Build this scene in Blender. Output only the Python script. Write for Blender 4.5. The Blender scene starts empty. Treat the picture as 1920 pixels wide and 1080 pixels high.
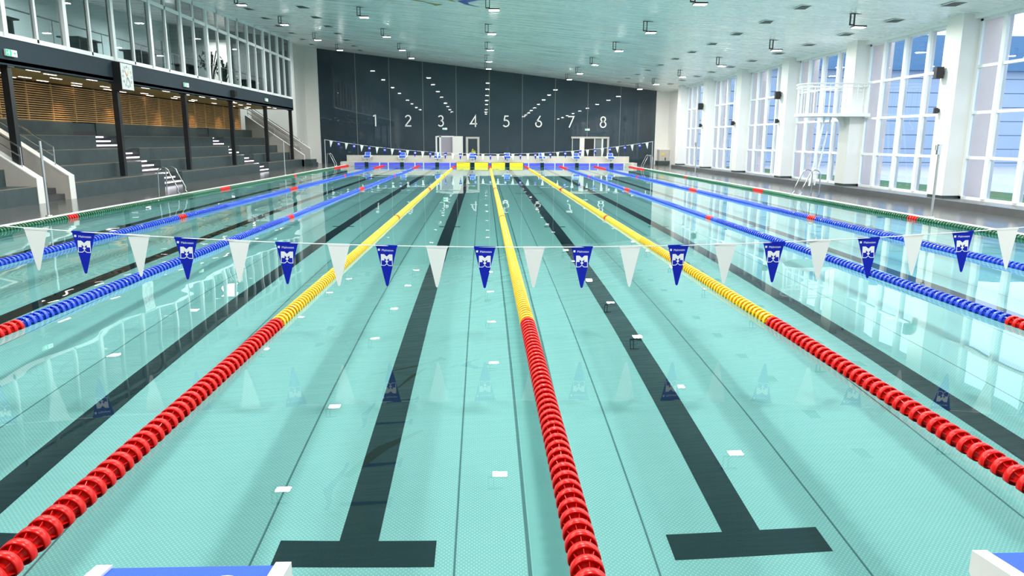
import bpy, math, random
from mathutils import Vector, Matrix
random.seed(7)
PI = math.pi
SC = bpy.context.scene
COL = SC.collection

# ------------------------------------------------------------------ helpers
class MB:
    """collects faces and links them as ONE mesh object"""
    def __init__(s): s.v = []; s.f = []; s.m = []; s.mats = []; s.sm = []
    def mi(s, mat):
        if mat is None: return 0
        if mat not in s.mats: s.mats.append(mat)
        return s.mats.index(mat)
    def add(s, vs, fs, mat=None, smooth=False):
        n = len(s.v); s.v += [tuple(p) for p in vs]
        k = s.mi(mat)
        for f in fs:
            s.f.append([n + i for i in f]); s.m.append(k); s.sm.append(smooth)
        return s
    def box(s, x0, x1, y0, y1, z0, z1, mat=None, M=None):
        vs = [Vector(p) for p in ((x0,y0,z0),(x1,y0,z0),(x1,y1,z0),(x0,y1,z0),(x0,y0,z1),(x1,y0,z1),(x1,y1,z1),(x0,y1,z1))]
        if M is not None: vs = [M @ v for v in vs]
        return s.add(vs, [(0,3,2,1),(4,5,6,7),(0,1,5,4),(1,2,6,5),(2,3,7,6),(3,0,4,7)], mat)
    def bar(s, a, b, w, h, mat=None, up=Vector((0,0,1))):
        a = Vector(a); b = Vector(b); d = (b - a); L = d.length; d.normalize()
        r = d.cross(up)
        if r.length < 1e-4: r = d.cross(Vector((0,1,0)))
        r.normalize(); u = r.cross(d)
        M = Matrix((r, d, u)).transposed().to_4x4(); M.translation = a
        return s.box(-w/2, w/2, 0, L, -h/2, h/2, mat, M)
    def tube(s, pts, r, n=8, mat=None, cap=True):
        pts = [Vector(p) for p in pts]; rings = []
        prev = None
        for i, p in enumerate(pts):
            t = (pts[min(i+1, len(pts)-1)] - pts[max(i-1, 0)]).normalized()
            if prev is None:
                a = t.cross(Vector((0,0,1)))
                if a.length < 1e-3: a = t.cross(Vector((0,1,0)))
            else:
                a = prev - t * prev.dot(t)
            a.normalize(); prev = a; b = t.cross(a)
            rr = r[i] if isinstance(r, (list, tuple)) else r
            rings.append([p + a*math.cos(2*PI*k/n)*rr + b*math.sin(2*PI*k/n)*rr for k in range(n)])
        vs = [v for q in rings for v in q]; fs = []
        for i in range(len(rings)-1):
            for k in range(n):
                fs.append((i*n+k, i*n+(k+1)%n, (i+1)*n+(k+1)%n, (i+1)*n+k))
        s.add(vs, fs, mat, True)
        if cap:
            s.add(rings[0], [tuple(range(n))[::-1]], mat); s.add(rings[-1], [tuple(range(n))], mat)
        return s
    def prism(s, poly, axis, a, b, mat=None):
        """polygon in the plane normal to axis, extruded from a to b"""
        def P(p, t):
            if axis == 'x': return (t, p[0], p[1])
            if axis == 'y': return (p[0], t, p[1])
            return (p[0], p[1], t)
        n = len(poly)
        vs = [P(p, a) for p in poly] + [P(p, b) for p in poly]
        fs = [tuple(range(n))[::-1], tuple(range(n, 2*n))]
        fs += [(i, (i+1) % n, n + (i+1) % n, n + i) for i in range(n)]
        return s.add(vs, fs, mat)
    def lathe(s, prof, n, mat=None, axis='y', c=(0,0,0), smooth=True, closed=False):
        vs = []; fs = []
        for (r, t) in prof:
            for k in range(n):
                a = 2*PI*k/n
                p = (r*math.cos(a), t, r*math.sin(a)) if axis == 'y' else (r*math.cos(a), r*math.sin(a), t)
                vs.append((p[0]+c[0], p[1]+c[1], p[2]+c[2]))
        m = len(prof)
        for i in range(m if closed else m-1):
            j = (i+1) % m
            for k in range(n):
                fs.append((i*n+k, i*n+(k+1) % n, j*n+(k+1) % n, j*n+k))
        return s.add(vs, fs, mat, smooth)
    def stroke(s, pts, w, M, mat=None, closed=False, th=0.0):
        """flat stroke of width w through 2D points, placed by M (x,y -> plane)"""
        n = len(pts); L = []; Rr = []
        for i in range(n):
            if closed:
                a = pts[(i-1) % n]; b = pts[(i+1) % n]; p = pts[i]
            else:
                a = pts[max(i-1, 0)]; b = pts[min(i+1, n-1)]; p = pts[i]
            def nrm(q, r):
                d = Vector((r[0]-q[0], r[1]-q[1])); d.normalize(); return Vector((-d.y, d.x))
            if (not closed and i in (0, n-1)): nn = nrm(a, b); k = 1
            else:
                n1 = nrm(a, p); n2 = nrm(p, b); nn = n1 + n2
                if nn.length < 1e-5: nn = n1
                nn.normalize(); k = 1/max(0.35, nn.dot(n1))
            L.append(Vector(p) + nn*w/2*k); Rr.append(Vector(p) - nn*w/2*k)
        vs = [M @ Vector((p.x, p.y, 0)) for p in L + Rr]; fs = []
        for i in range(n if closed else n-1):
            j = (i+1) % n
            fs.append((i, n+i, n+j, j))
        return s.add(vs, fs, mat)
    def poly(s, pts, M, mat=None):
        return s.add([M @ Vector((p[0], p[1], 0)) for p in pts], [tuple(range(len(pts)))], mat)
    def build(s, name, mat=None, parent=None, loc=None):
        me = bpy.data.meshes.new(name)
        me.from_pydata(s.v, [], s.f)
        mats = s.mats or [mat]
        for m_ in mats: me.materials.append(m_)
        me.polygons.foreach_set('material_index', s.m)
        me.polygons.foreach_set('use_smooth', s.sm)
        me.update()
        o = bpy.data.objects.new(name, me); COL.objects.link(o)
        if parent is not None: o.parent = parent
        if loc is not None: o.location = loc
        return o

def tag(o, label=None, cat=None, group=None, kind=None):
    if label: o['label'] = label
    if cat: o['category'] = cat
    if group: o['group'] = group
    if kind: o['kind'] = kind
    return o
def empty(name, loc=(0,0,0), label=None, cat=None, group=None, rz=0, kind=None):
    o = bpy.data.objects.new(name, None); COL.objects.link(o); o.location = loc; o.rotation_euler = (0,0,rz)
    o.empty_display_size = .2
    return tag(o, label, cat, group, kind)
def copy_tree(o, parent=None):
    c = o.copy(); COL.objects.link(c)
    if parent is not None: c.parent = parent
    for ch in list(o.children): copy_tree(ch, c)
    return c
def text_bm(mb, txt, size, M, mat, align='CENTER', xs=1.0):
    cu = bpy.data.curves.new('t', 'FONT'); cu.body = txt; cu.size = size; cu.align_x = align
    o = bpy.data.objects.new('t', cu); COL.objects.link(o)
    dg = bpy.context.evaluated_depsgraph_get(); me = o.evaluated_get(dg).to_mesh()
    mb.add([M @ Vector((v.co.x*xs, v.co.y, 0)) for v in me.vertices], [tuple(p.vertices) for p in me.polygons], mat)
    o.evaluated_get(dg).to_mesh_clear()
    bpy.data.objects.remove(o); bpy.data.curves.remove(cu)
ORD = ['first','second','third','fourth','fifth','sixth','seventh','eighth','ninth','tenth','eleventh','twelfth','thirteenth','fourteenth','fifteenth','sixteenth','seventeenth','eighteenth','nineteenth','twentieth','twenty-first','twenty-second','twenty-third','twenty-fourth','twenty-fifth','twenty-sixth','twenty-seventh','twenty-eighth','twenty-ninth','thirtieth','thirty-first','thirty-second','thirty-third','thirty-fourth','thirty-fifth','thirty-sixth']

# ------------------------------------------------------------------ materials
def mat(name, col, rough=.5, metal=0., spec=.5, emit=None, estr=0., noise=0., nscale=3., bump=0., bscale=30., coat=0.):
    m = bpy.data.materials.new(name); m.use_nodes = True
    nt = m.node_tree; b = nt.nodes['Principled BSDF']
    b.inputs['Base Color'].default_value = (*col, 1); b.inputs['Roughness'].default_value = rough
    b.inputs['Metallic'].default_value = metal; b.inputs['Specular IOR Level'].default_value = spec
    b.inputs['Coat Weight'].default_value = coat
    if emit: b.inputs['Emission Color'].default_value = (*emit, 1); b.inputs['Emission Strength'].default_value = estr
    if noise or bump:
        tc = nt.nodes.new('ShaderNodeTexCoord')
    if noise:
        n = nt.nodes.new('ShaderNodeTexNoise'); n.inputs['Scale'].default_value = nscale; n.inputs['Detail'].default_value = 5
        nt.links.new(tc.outputs['Object'], n.inputs['Vector'])
        mx = nt.nodes.new('ShaderNodeMix'); mx.data_type = 'RGBA'
        mx.inputs[6].default_value = (*[c*(1-noise) for c in col], 1); mx.inputs[7].default_value = (*[min(1, c*(1+noise)) for c in col], 1)
        nt.links.new(n.outputs['Fac'], mx.inputs[0]); nt.links.new(mx.outputs[2], b.inputs['Base Color'])
    if bump:
        n2 = nt.nodes.new('ShaderNodeTexNoise'); n2.inputs['Scale'].default_value = bscale; n2.inputs['Detail'].default_value = 3
        nt.links.new(tc.outputs['Object'], n2.inputs['Vector'])
        bp = nt.nodes.new('ShaderNodeBump'); bp.inputs['Strength'].default_value = bump; bp.inputs['Distance'].default_value = .01
        nt.links.new(n2.outputs['Fac'], bp.inputs['Height']); nt.links.new(bp.outputs['Normal'], b.inputs['Normal'])
    return m
def N(nt, t, **kw):
    n = nt.nodes.new(t)
    for k, v in kw.items(): setattr(n, k, v)
    return n
def grid_mat(name, col, joint, sx, sy, jw, rough, axes='xy', noise=.12, nscale=2., spec=.5, bump=.3, metal=0., jointbump=True):
    """tiles sx by sy metres with joints of width jw, on object coordinates"""
    m = mat(name, col, rough, metal, spec)
    nt = m.node_tree; b = nt.nodes['Principled BSDF']
    tc = N(nt, 'ShaderNodeTexCoord'); sp = N(nt, 'ShaderNodeSeparateXYZ'); nt.links.new(tc.outputs['Object'], sp.inputs[0])
    masks = []
    for ax, size in zip(axes, (sx, sy)):
        if not size: continue
        d = N(nt, 'ShaderNodeMath', operation='DIVIDE'); d.inputs[1].default_value = size
        nt.links.new(sp.outputs['xyz'.index(ax)], d.inputs[0])
        fr = N(nt, 'ShaderNodeMath', operation='FRACT'); nt.links.new(d.outputs[0], fr.inputs[0])
        lt = N(nt, 'ShaderNodeMath', operation='LESS_THAN'); lt.inputs[1].default_value = jw/size
        nt.links.new(fr.outputs[0], lt.inputs[0]); masks.append(lt)
    mk = masks[0]
    if len(masks) > 1:
        mk = N(nt, 'ShaderNodeMath', operation='MAXIMUM'); nt.links.new(masks[0].outputs[0], mk.inputs[0]); nt.links.new(masks[1].outputs[0], mk.inputs[1])
    n = N(nt, 'ShaderNodeTexNoise'); n.inputs['Scale'].default_value = nscale; n.inputs['Detail'].default_value = 6
    nt.links.new(tc.outputs['Object'], n.inputs['Vector'])
    mx = N(nt, 'ShaderNodeMix', data_type='RGBA')
    mx.inputs[6].default_value = (*[c*(1-noise) for c in col], 1); mx.inputs[7].default_value = (*[min(1, c*(1+noise)) for c in col], 1)
    nt.links.new(n.outputs['Fac'], mx.inputs[0])
    m2 = N(nt, 'ShaderNodeMix', data_type='RGBA'); m2.inputs[7].default_value = (*joint, 1)
    nt.links.new(mk.outputs[0], m2.inputs[0]); nt.links.new(mx.outputs[2], m2.inputs[6]); nt.links.new(m2.outputs[2], b.inputs['Base Color'])
    if bump:
        inv = N(nt, 'ShaderNodeMath', operation='SUBTRACT'); inv.inputs[0].default_value = 1; nt.links.new(mk.outputs[0], inv.inputs[1])
        bp = N(nt, 'ShaderNodeBump'); bp.inputs['Strength'].default_value = bump; bp.inputs['Distance'].default_value = .004
        nt.links.new(inv.outputs[0], bp.inputs['Height']); nt.links.new(bp.outputs['Normal'], b.inputs['Normal'])
    return m
def emis(name, col, s):
    m = bpy.data.materials.new(name); m.use_nodes = True; nt = m.node_tree; nt.nodes.clear()
    e = N(nt, 'ShaderNodeEmission'); e.inputs[0].default_value = (*col, 1); e.inputs[1].default_value = s
    o = N(nt, 'ShaderNodeOutputMaterial'); nt.links.new(e.outputs[0], o.inputs[0]); return m
def glass_mat(name, tint=(1,1,1), ior=1.5, rough=0.):
    """window pane: Fresnel mirror over clear transmission"""
    m = bpy.data.materials.new(name); m.use_nodes = True; nt = m.node_tree; nt.nodes.clear()
    fr = N(nt, 'ShaderNodeFresnel'); fr.inputs[0].default_value = ior
    t = N(nt, 'ShaderNodeBsdfTransparent'); t.inputs[0].default_value = (*tint, 1)
    g = N(nt, 'ShaderNodeBsdfGlossy'); g.inputs['Roughness'].default_value = rough
    mx = N(nt, 'ShaderNodeMixShader'); o = N(nt, 'ShaderNodeOutputMaterial')
    nt.links.new(fr.outputs[0], mx.inputs[0]); nt.links.new(t.outputs[0], mx.inputs[1]); nt.links.new(g.outputs[0], mx.inputs[2]); nt.links.new(mx.outputs[0], o.inputs[0])
    return m

WHITE = mat('white_wall_paint', (.80,.79,.75), .6, noise=.03, nscale=1.5)
WFRAME = mat('white_window_frame', (.84,.86,.85), .35)
BEIGE = mat('beige_plaster', (.50,.47,.43), .8, noise=.08, nscale=6, bump=.2, bscale=60)
PINK = mat('pink_render', (.92,.76,.70), .8, noise=.05)
FASCIA = mat('charcoal_fascia', (.026,.042,.054), .7, 0, .2, noise=.1, nscale=20)
BLACK = mat('black_steel', (.012,.014,.016), .35)
STEEL = mat('brushed_steel', (.62,.62,.60), .18, 1.)
STEELD = mat('pole_steel', (.55,.58,.58), .3, .8)
STONE = grid_mat('dark_stone_panels', (.044,.068,.071), (.03,.03,.03), 1.2, 0, .008, .42, 'yz', .35, 3.)
NOSE0 = None
TREAD = mat('stair_tread', (.05,.05,.05), .5)
DECK = grid_mat('grey_brown_deck_tiles', (.090,.093,.092), (.045,.046,.046), .6, 1.2, .006, .16, 'xy', .35, 1.2, .5, .15)
DECKR = DECK
COPING = mat('white_coping', (.82,.84,.82), .4)
CONC = mat('pale_concrete', (.52,.51,.46), .7, noise=.12, nscale=5)
CEIL = grid_mat('white_ceiling_slats', (.94,.95,.94), (.74,.76,.75), .2, 0, .008, .30, 'yx', .03, .8, .5, .25)
def wall_glass_mat():
    m = mat('dark_blue_glossy_panels', (.036,.058,.076), .015, 0, .5, noise=.25, nscale=.6)
    return m
DARKWALL = wall_glass_mat()
SEAM = mat('panel_joint', (.20,.22,.21), .5)
RED = mat('red_plastic', (.76,.008,.006), .28, 0, .3)
BLUE = mat('blue_plastic', (.010,.075,.72), .25, coat=.4)
YEL = mat('yellow_plastic', (.95,.62,.010), .28, coat=.3)
GRN = mat('green_plastic', (.008,.13,.05), .28, coat=.4)
BLUETOP = mat('blue_nonslip_top', (.016,.10,.66), .7, bump=.3, bscale=300)
FBLUE = mat('blue_pennant_cloth', (.006,.018,.42), .8, 0, .15)
FWHITE = mat('white_pennant_cloth', (.85,.86,.86), .6)
CORDW = mat('white_cord', (.85,.85,.85), .6)
CABLE = mat('steel_cable', (.5,.5,.5), .3, .9)
WPLAST = mat('white_plastic', (.82,.83,.81), .35)
PADY = mat('yellow_touch_pad', (.93,.80,.03), .4)
PADK = mat('black_touch_pad', (.02,.02,.02), .4)
GUTB = mat('blue_grating', (.10,.12,.80), .3)
GLASS = glass_mat('window_glass', (.90,.95,1.), 1.5)
GLASSG = glass_mat('gallery_glass', (.84,.93,.92), 1.6)
SPK = mat('black_speaker', (.015,.015,.018), .5)
GREENE = emis('exit_sign_green', (.05,.75,.30), 1.2)
WHITEE = emis('exit_sign_white', (.9,1,.93), 1.4)
LENS = emis('floodlight_lens', (1,.99,.96), 60.)
STRIPE = emis('warm_strip_light', (1,.80,.70), 6.)
STEPE = emis('step_light', (.90,.88,1), 2.2)

# wood slats
def streaks(m):
    nt = m.node_tree; b = nt.nodes['Principled BSDF']
    tc = N(nt, 'ShaderNodeTexCoord'); mp = N(nt, 'ShaderNodeMapping'); mp.inputs['Scale'].default_value = (.35, 5., 1)
    n = N(nt, 'ShaderNodeTexNoise'); n.inputs['Scale'].default_value = 1.2; n.inputs['Detail'].default_value = 4
    nt.links.new(tc.outputs['Object'], mp.inputs[0]); nt.links.new(mp.outputs[0], n.inputs['Vector'])
    mr = N(nt, 'ShaderNodeMapRange'); mr.inputs[1].default_value = .35; mr.inputs[2].default_value = .65; mr.inputs[3].default_value = .20; mr.inputs[4].default_value = .36
    nt.links.new(n.outputs['Fac'], mr.inputs[0]); nt.links.new(mr.outputs[0], b.inputs['Roughness'])
    bp = N(nt, 'ShaderNodeBump'); bp.inputs['Strength'].default_value = .10; bp.inputs['Distance'].default_value = .010
    nt.links.new(n.outputs['Fac'], bp.inputs['Height'])
    old = [l for l in nt.links if l.to_node == b and l.to_socket.name == 'Normal'][0].from_node
    nt.links.new(old.outputs['Normal'], bp.inputs['Normal']); nt.links.new(bp.outputs['Normal'], b.inputs['Normal'])
streaks(CEIL)
WOOD = mat('oak_slat', (.66,.38,.14), .5, noise=.35, nscale=4)
WOODC = mat('wood_soffit', (.50,.35,.14), .6, noise=.25, nscale=5)
WOODB = mat('dark_slat_backing', (.03,.022,.016), .8)

# pool floor : embossed panels
def pool_mat(name, col, dots=True):
    m = mat(name, col, .45, 0, .3)
    nt = m.node_tree; b = nt.nodes['Principled BSDF']
    tc = N(nt, 'ShaderNodeTexCoord'); sp = N(nt, 'ShaderNodeSeparateXYZ'); nt.links.new(tc.outputs['Object'], sp.inputs[0])
    ws = []
    for ax in (0, 1):
        k = N(nt, 'ShaderNodeMath', operation='MULTIPLY'); k.inputs[1].default_value = 2*PI/.032
        nt.links.new(sp.outputs[ax], k.inputs[0])
        c = N(nt, 'ShaderNodeMath', operation='SINE'); nt.links.new(k.outputs[0], c.inputs[0]); ws.append(c)
    mu = N(nt, 'ShaderNodeMath', operation='MULTIPLY'); nt.links.new(ws[0].outputs[0], mu.inputs[0]); nt.links.new(ws[1].outputs[0], mu.inputs[1])
    mr = N(nt, 'ShaderNodeMapRange'); mr.inputs[1].default_value = .1; mr.inputs[2].default_value = .8
    nt.links.new(mu.outputs[0], mr.inputs[0])
    n = N(nt, 'ShaderNodeTexNoise'); n.inputs['Scale'].default_value = .5; nt.links.new(tc.outputs['Object'], n.inputs['Vector'])
    mx = N(nt, 'ShaderNodeMix', data_type='RGBA')
    mx.inputs[6].default_value = (*[c*.93 for c in col], 1); mx.inputs[7].default_value = (*[min(1, c*1.05) for c in col], 1)
    nt.links.new(n.outputs['Fac'], mx.inputs[0])
    m2 = N(nt, 'ShaderNodeMix', data_type='RGBA'); m2.inputs[7].default_value = (*[min(1, c*1.25+.04) for c in col], 1)
    nt.links.new(mr.outputs[0], m2.inputs[0]); nt.links.new(mx.outputs[2], m2.inputs[6]); nt.links.new(m2.outputs[2], b.inputs['Base Color'])
    bp = N(nt, 'ShaderNodeBump'); bp.inputs['Strength'].default_value = .3; bp.inputs['Distance'].default_value = .004
    nt.links.new(mr.outputs[0], bp.inputs['Height']); nt.links.new(bp.outputs['Normal'], b.inputs['Normal'])
    return m
POOLF = pool_mat('teal_embossed_pool_floor', (.27,.64,.62))
POOLW = mat('teal_pool_wall', (.30,.70,.65), .5)
LINEB = mat('black_lane_marking', (.011,.034,.041), .7, 0, .1, noise=.3, nscale=60)
POOLJ = mat('pool_joint', (.05,.20,.20), .5)

# water
WATER = bpy.data.materials.new('water'); WATER.use_nodes = True
_nt = WATER.node_tree; _nt.nodes.clear()
_g = N(_nt, 'ShaderNodeBsdfGlass'); _g.inputs['IOR'].default_value = 1.333; _g.inputs['Roughness'].default_value = 0; _g.inputs['Color'].default_value = (.97,1,1,1)
_o = N(_nt, 'ShaderNodeOutputMaterial'); _nt.links.new(_g.outputs[0], _o.inputs[0])

# ------------------------------------------------------------------ key dimensions (metres; water surface z = 0)
DK = .05                    # deck level
PX = 10.2                   # pool half width
PD = -1.45                  # pool floor
YB = [18.35 + 5.78*k for k in range(-3, 6)]   # building module along the hall
def zc(x, y):
    yy = max(min(y, 54.), 6.)
    return 6.985 - .111*(x-.16) - (.021-.0011*x)*(54-yy)

# ------------------------------------------------------------------ the pool
def struct(o, label=None):
    o['kind'] = 'structure'
    if label: o['label'] = label
    return o
b = MB(); b.box(-PX-.6, PX+.6, -.1, 50.1, PD-.2, PD); pool_floor = struct(b.build('pool_floor', POOLF), 'pale teal embossed pool floor under the water')
for i in range(8):
    x = -8.75 + 2.5*i
    b = MB()
    z = PD + .003
    def q(x0, x1, y0, y1): b.box(x0, x1, y0, y1, PD+.0005, z)
    q(x-.125, x+.125, 2.25, 47.75)
    for (y0, y1) in ((2., 2.25), (47.75, 48.)): q(x-.5, x+.5, y0, y1)
    o = b.build('lane_line', LINEB, pool_floor)
    for yy, w in ((15, .25), (25, .5), (35, .25)):
        b = MB(); b.box(x-w, x+w, yy-.06, yy+.06, PD+.0035, z+.003); b.build('cross_mark', LINEB, pool_floor)
b = MB()
for k in range(-8, 9):
    x = .625 + 1.25*k
    if abs(x) < PX: b.box(x-.007, x+.007, 0, 50, PD+.0005, PD+.0016)
for x in (-.16, .22): b.box(x-.012, x+.012, 0, 50, PD+.0005, PD+.002)
b.build('panel_joint', POOLJ, pool_floor)
b = MB(); b.box(-.14, .20, 0, 50, PD+.0005, PD+.0012); b.build('floor_strip', mat('darker_teal_strip', (.20,.56,.53), .5), pool_floor)
b = MB(); b.box(-PX-.12, -PX, 0, 50, PD, .0); struct(b.build('pool_wall_left', POOLW))
b = MB(); b.box(PX, PX+.12, 0, 50, PD, .0); struct(b.build('pool_wall_right', POOLW))
b = MB(); b.box(-PX-.4, PX+.4, 50, 51.3, PD, .28); far_end = struct(b.build('pool_wall_far', CONC), 'pale concrete end wall of the pool under the far starting blocks')
b = MB(); b.box(-PX-.4, PX+.4, -.4, 0, PD, .22); near_end = struct(b.build('pool_wall_near', CONC))
b = MB(); b.box(-13.6, 13.6, -8, -.4, -.2, .22); struct(b.build('floor_near', DECK))
# dark end marks and blue gutter on the far wall
for i in range(8):
    x = -8.75 + 2.5*i
    b = MB(); b.box(x-.13, x+.13, 49.985, 50.0, PD+.02, .27); b.build('end_mark', LINEB, far_end)
b = MB()
b.box(-9.6, 9.6, 49.993, 50.0, .015, .235); b.build('blue_grating', GUTB, far_end)
b = MB()
for k in range(9):
    for dx in (-.33, .28):
        x = -10 + 2.5*k + dx
        if abs(x) < 9.7: b.box(x-.03, x+.03, 49.985, 49.993, .0, .25)
for i in range(8):
    x = -8.75 + 2.5*i
    b.box(x-.5, x-.15, 49.95, 50, .262, .285)
b.build('gutter_bracket', WPLAST, far_end)
b = MB(); b.box(-10.35, 10.25, 51.2, 51.4, .28, .72); struct(b.build('parapet_wall', CONC), 'low pale concrete parapet behind the far starting blocks')
# water surface, softly rippled
def water():
    nx, ny = 180, 560
    x0, x1, y0, y1 = -PX, PX, 0., 50.
    import mathutils
    ws = []
    rr = random.Random(3)
    for k in range(26):
        lam = rr.uniform(.35, 2.6); a = rr.uniform(0, 2*PI); ph = rr.uniform(0, 2*PI)
        ws.append((2*PI/lam*math.cos(a), 2*PI/lam*math.sin(a), ph, .00016*lam**1.15))
    vs = []
    for j in range(ny+1):
        y = y0 + (y1-y0)*j/ny
        for i in range(nx+1):
            x = x0 + (x1-x0)*i/nx
            env = .45 + .9*max(0, min(1, (-x-1)/6.)) 
            vs.append((x, y, env*sum(am*math.sin(kx*x+ky*y+ph) for kx, ky, ph, am in ws)))
    fs = []
    for j in range(ny):
        r = j*(nx+1)
        for i in range(nx): fs.append((r+i, r+i+1, r+i+nx+2, r+i+nx+1))
    b = MB(); b.add(vs, fs, WATER, True)
    o = b.build('pool_water', WATER)
    return tag(o, 'clear teal water filling the swimming pool', 'water', kind='stuff')
WAT = water()

# ------------------------------------------------------------------ decks
b = MB(); b.box(-13.6, -PX-.2, -.4, 54, -.3, DK); struct(b.build('floor_left', DECK), 'dark glossy tiled pool deck on the left')
b = MB(); b.box(PX+.2, 13.6, -.4, 54, -.3, DK); struct(b.build('floor_right', DECKR), 'dark glossy tiled pool deck on the right')
b = MB(); b.box(-PX-.2, PX+.2, 51.3, 54, -.3, DK); struct(b.build('floor_far', DECK))
for s, nm in ((-1, 'trim_1'), (1, 'trim_2')):
    b = MB()
    b.box(min(s*(PX-.02), s*(PX+.2)), max(s*(PX-.02), s*(PX+.2)), 0, 50, -.06, DK+.004)
    struct(b.build(nm, COPING), 'white coping along the pool edge')

# ------------------------------------------------------------------ ceiling
b = MB()
xs = [-20.5, -16.8, -13.05, -8, -3, 2, 7, 12, 14.]
ys = [-8, -1, 6, 12, 18, 24, 30, 36, 42, 48, 54.2]
vs = [(x, y, zc(x, y)) for y in ys for x in xs] + [(x, y, zc(x, y)+.3) for y in ys for x in xs]
fs = []; nx = len(xs); off = len(xs)*len(ys)
for j in range(len(ys)-1):
    for i in range(nx-1):
        a = j*nx+i
        fs.append((a, a+nx, a+nx+1, a+1)); fs.append((off+a, off+a+1, off+a+nx+1, off+a+nx))
b.add(vs, fs, CEIL, True)
ceiling = struct(b.build('ceiling', CEIL), 'sloping white slatted ceiling')

# ------------------------------------------------------------------ far wall
XR, XL = 12.75, -12.75
b = MB(); b.prism([(XL-.02, -.3), (XR, -.3), (XR, zc(XR, 54)+.15), (XL-.02, zc(XL, 54)+.15)], 'y', 54, 54.3, DARKWALL)
wall_far = struct(b.build('wall_far', DARKWALL), 'dark blue glossy panelled end wall with lane numbers')
b = MB()
for k in range(9):
    x = -10 + 2.5*k
    b.box(x-.018, x+.018, 53.992, 54, .05, zc(x, 54)-.01)
b.build('panel_joint', SEAM, wall_far)
b = MB(); b.box(XL-1.25, XL, 54, 54.3, -.3, 8.7); struct(b.build('wall_far_left', WHITE))
b = MB(); b.box(XR, XR+1.25, 54, 54.3, -.3, 6); struct(b.build('wall_far_right', WHITE))
# lane numbers
def arc(cx, cy, r, a0, a1, n=20, ry=None):
    ry = ry or r
    return [(cx + r*math.cos(math.radians(a0+(a1-a0)*i/n)), cy + ry*math.sin(math.radians(a0+(a1-a0)*i/n))) for i in range(n+1)]
DIG = {
 '1': [([(.14,.86),(.30,.955),(.335,.955)], 0), ([(.335,1.),(.335,0)], 0)],
 '2': [(arc(.30,.72,.225,165,-35,18) + [(.05,.05)], 0), ([(.02,.05),(.58,.05)], 0)],
 '3': [(arc(.28,.735,.205,150,-85,16), 0), (arc(.28,.29,.235,92,-150,18), 0)],
 '4': [([(.47,0),(.47,.95),(.03,.27),(.62,.27)], 0)],
 '5': [([(.52,.95),(.20,.95),(.13,.56)], 0), (arc(.28,.33,.275,125,-145,20), 0)],
 '6': [(arc(.31,.30,.25,0,360,26)[:-1], 1), ([(.46,1.0),(.10,.42)], 0)],
 '7': [([(.05,.95),(.56,.95),(.16,.0)], 0)],
 '8': [(arc(.31,.74,.20,0,360,22)[:-1], 1), (arc(.31,.28,.245,0,360,26)[:-1], 1)],
}
NUMW = mat('white_numeral', (.9,.9,.88), .5, emit=None)
for i in range(8):
    x = -8.62 + 2.475*i; h = .86
    b = MB()
    for pts, cl in DIG[str(i+1)]:
        M = Matrix(((h, 0, 0, x-.31*h), (0, 0, -1, 53.985), (0, h, 0, 2.82), (0, 0, 0, 1)))
        b.stroke(pts, .105, M, NUMW, closed=bool(cl))
    o = b.build('lane_number', NUMW)
    tag(o, 'white lane number %d on the dark far wall' % (i+1), 'sign', 'lane numbers on the far wall')

# far doors
def exit_sign(loc, axis, label, w=.34, h=.17):
    e = empty('exit_sign', loc, label, 'sign', 'green exit signs')
    if axis == 'y': Mx = Matrix(((w,0,0,0),(0,0,-1,0),(0,h,0,0),(0,0,0,1)))
    else: Mx = Matrix(((0,0,1,0),(w,0,0,0),(0,h,0,0),(0,0,0,1)))
    b = MB()
    if axis == 'y': b.box(-w/2, w/2, 0, .05, 0, h)
    else: b.box(-.05, 0, -w/2, w/2, 0, h)
    b.build('housing', WPLAST, e)
    b = MB(); T = Matrix.Translation((0, -.003, 0) if axis == 'y' else (.003, 0, 0))
    b.poly([(-.48,.05),(-.02,.05),(-.02,.95),(-.48,.95)], T @ Mx, GREENE)
    b.poly([(.02,.05),(.48,.05),(.48,.95),(.02,.95)], T @ Mx, WHITEE)
    T2 = Matrix.Translation((0, -.006, 0) if axis == 'y' else (.006, 0, 0))
    b.poly([(-.30,.2),(-.2,.2),(-.18,.75),(-.3,.8)], T2 @ Mx, WHITEE)      # running figure and arrow, as small shapes
    b.poly([(-.42,.35),(-.3,.55),(-.3,.65),(-.44,.45)], T2 @ Mx, WHITEE)
    b.poly([(.12,.5),(.28,.75),(.28,.6),(.40,.6),(.40,.4),(.28,.4),(.28,.25)], T2 @ Mx, GREENE)
    b.build('sign_face', GREENE, e)
    return e
PURP = mat('lilac_grey_panel', (.36,.34,.40), .6)
d1 = empty('door_1', (0, 53.98, 0), None); struct(d1, 'left far doorway with white pillar and glazed door')
b = MB(); b.box(-4.1, -3.98, -.06, .0, DK, 2.12); b.box(-3.82, -3.68, -.06, 0, DK, 2.12); b.box(-3.98, -2.7, -.06, 0, 2.04, 2.14); b.build('door_frame', WFRAME, d1)
b = MB(); b.box(-3.70, -2.78, -.03, 0, DK, 2.06); b.build('sliding_door', PURP, d1)
b = MB(); b.box(-2.80, -2.02, -.35, 0, DK, 2.12); b.build('door_pier', WHITE, d1)
b = MB(); b.box(-1.80, -1.62, -.05, 0, DK, 2.08); b.box(-.92, -.76, -.05, 0, DK, 2.08); b.box(-1.62, -.92, -.05, 0, 1.94, 2.08); b.box(-1.62, -.92, -.05, 0, DK, .2); b.build('door_frame', CONC, d1)
b = MB(); b.box(-1.62, -.92, -.02, 0, .2, 1.94); b.build('door_pane', DARKWALL, d1)
d2 = empty('door_2', (0, 53.98, 0), None); struct(d2, 'right far doorway with glazed sidelights')
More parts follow.
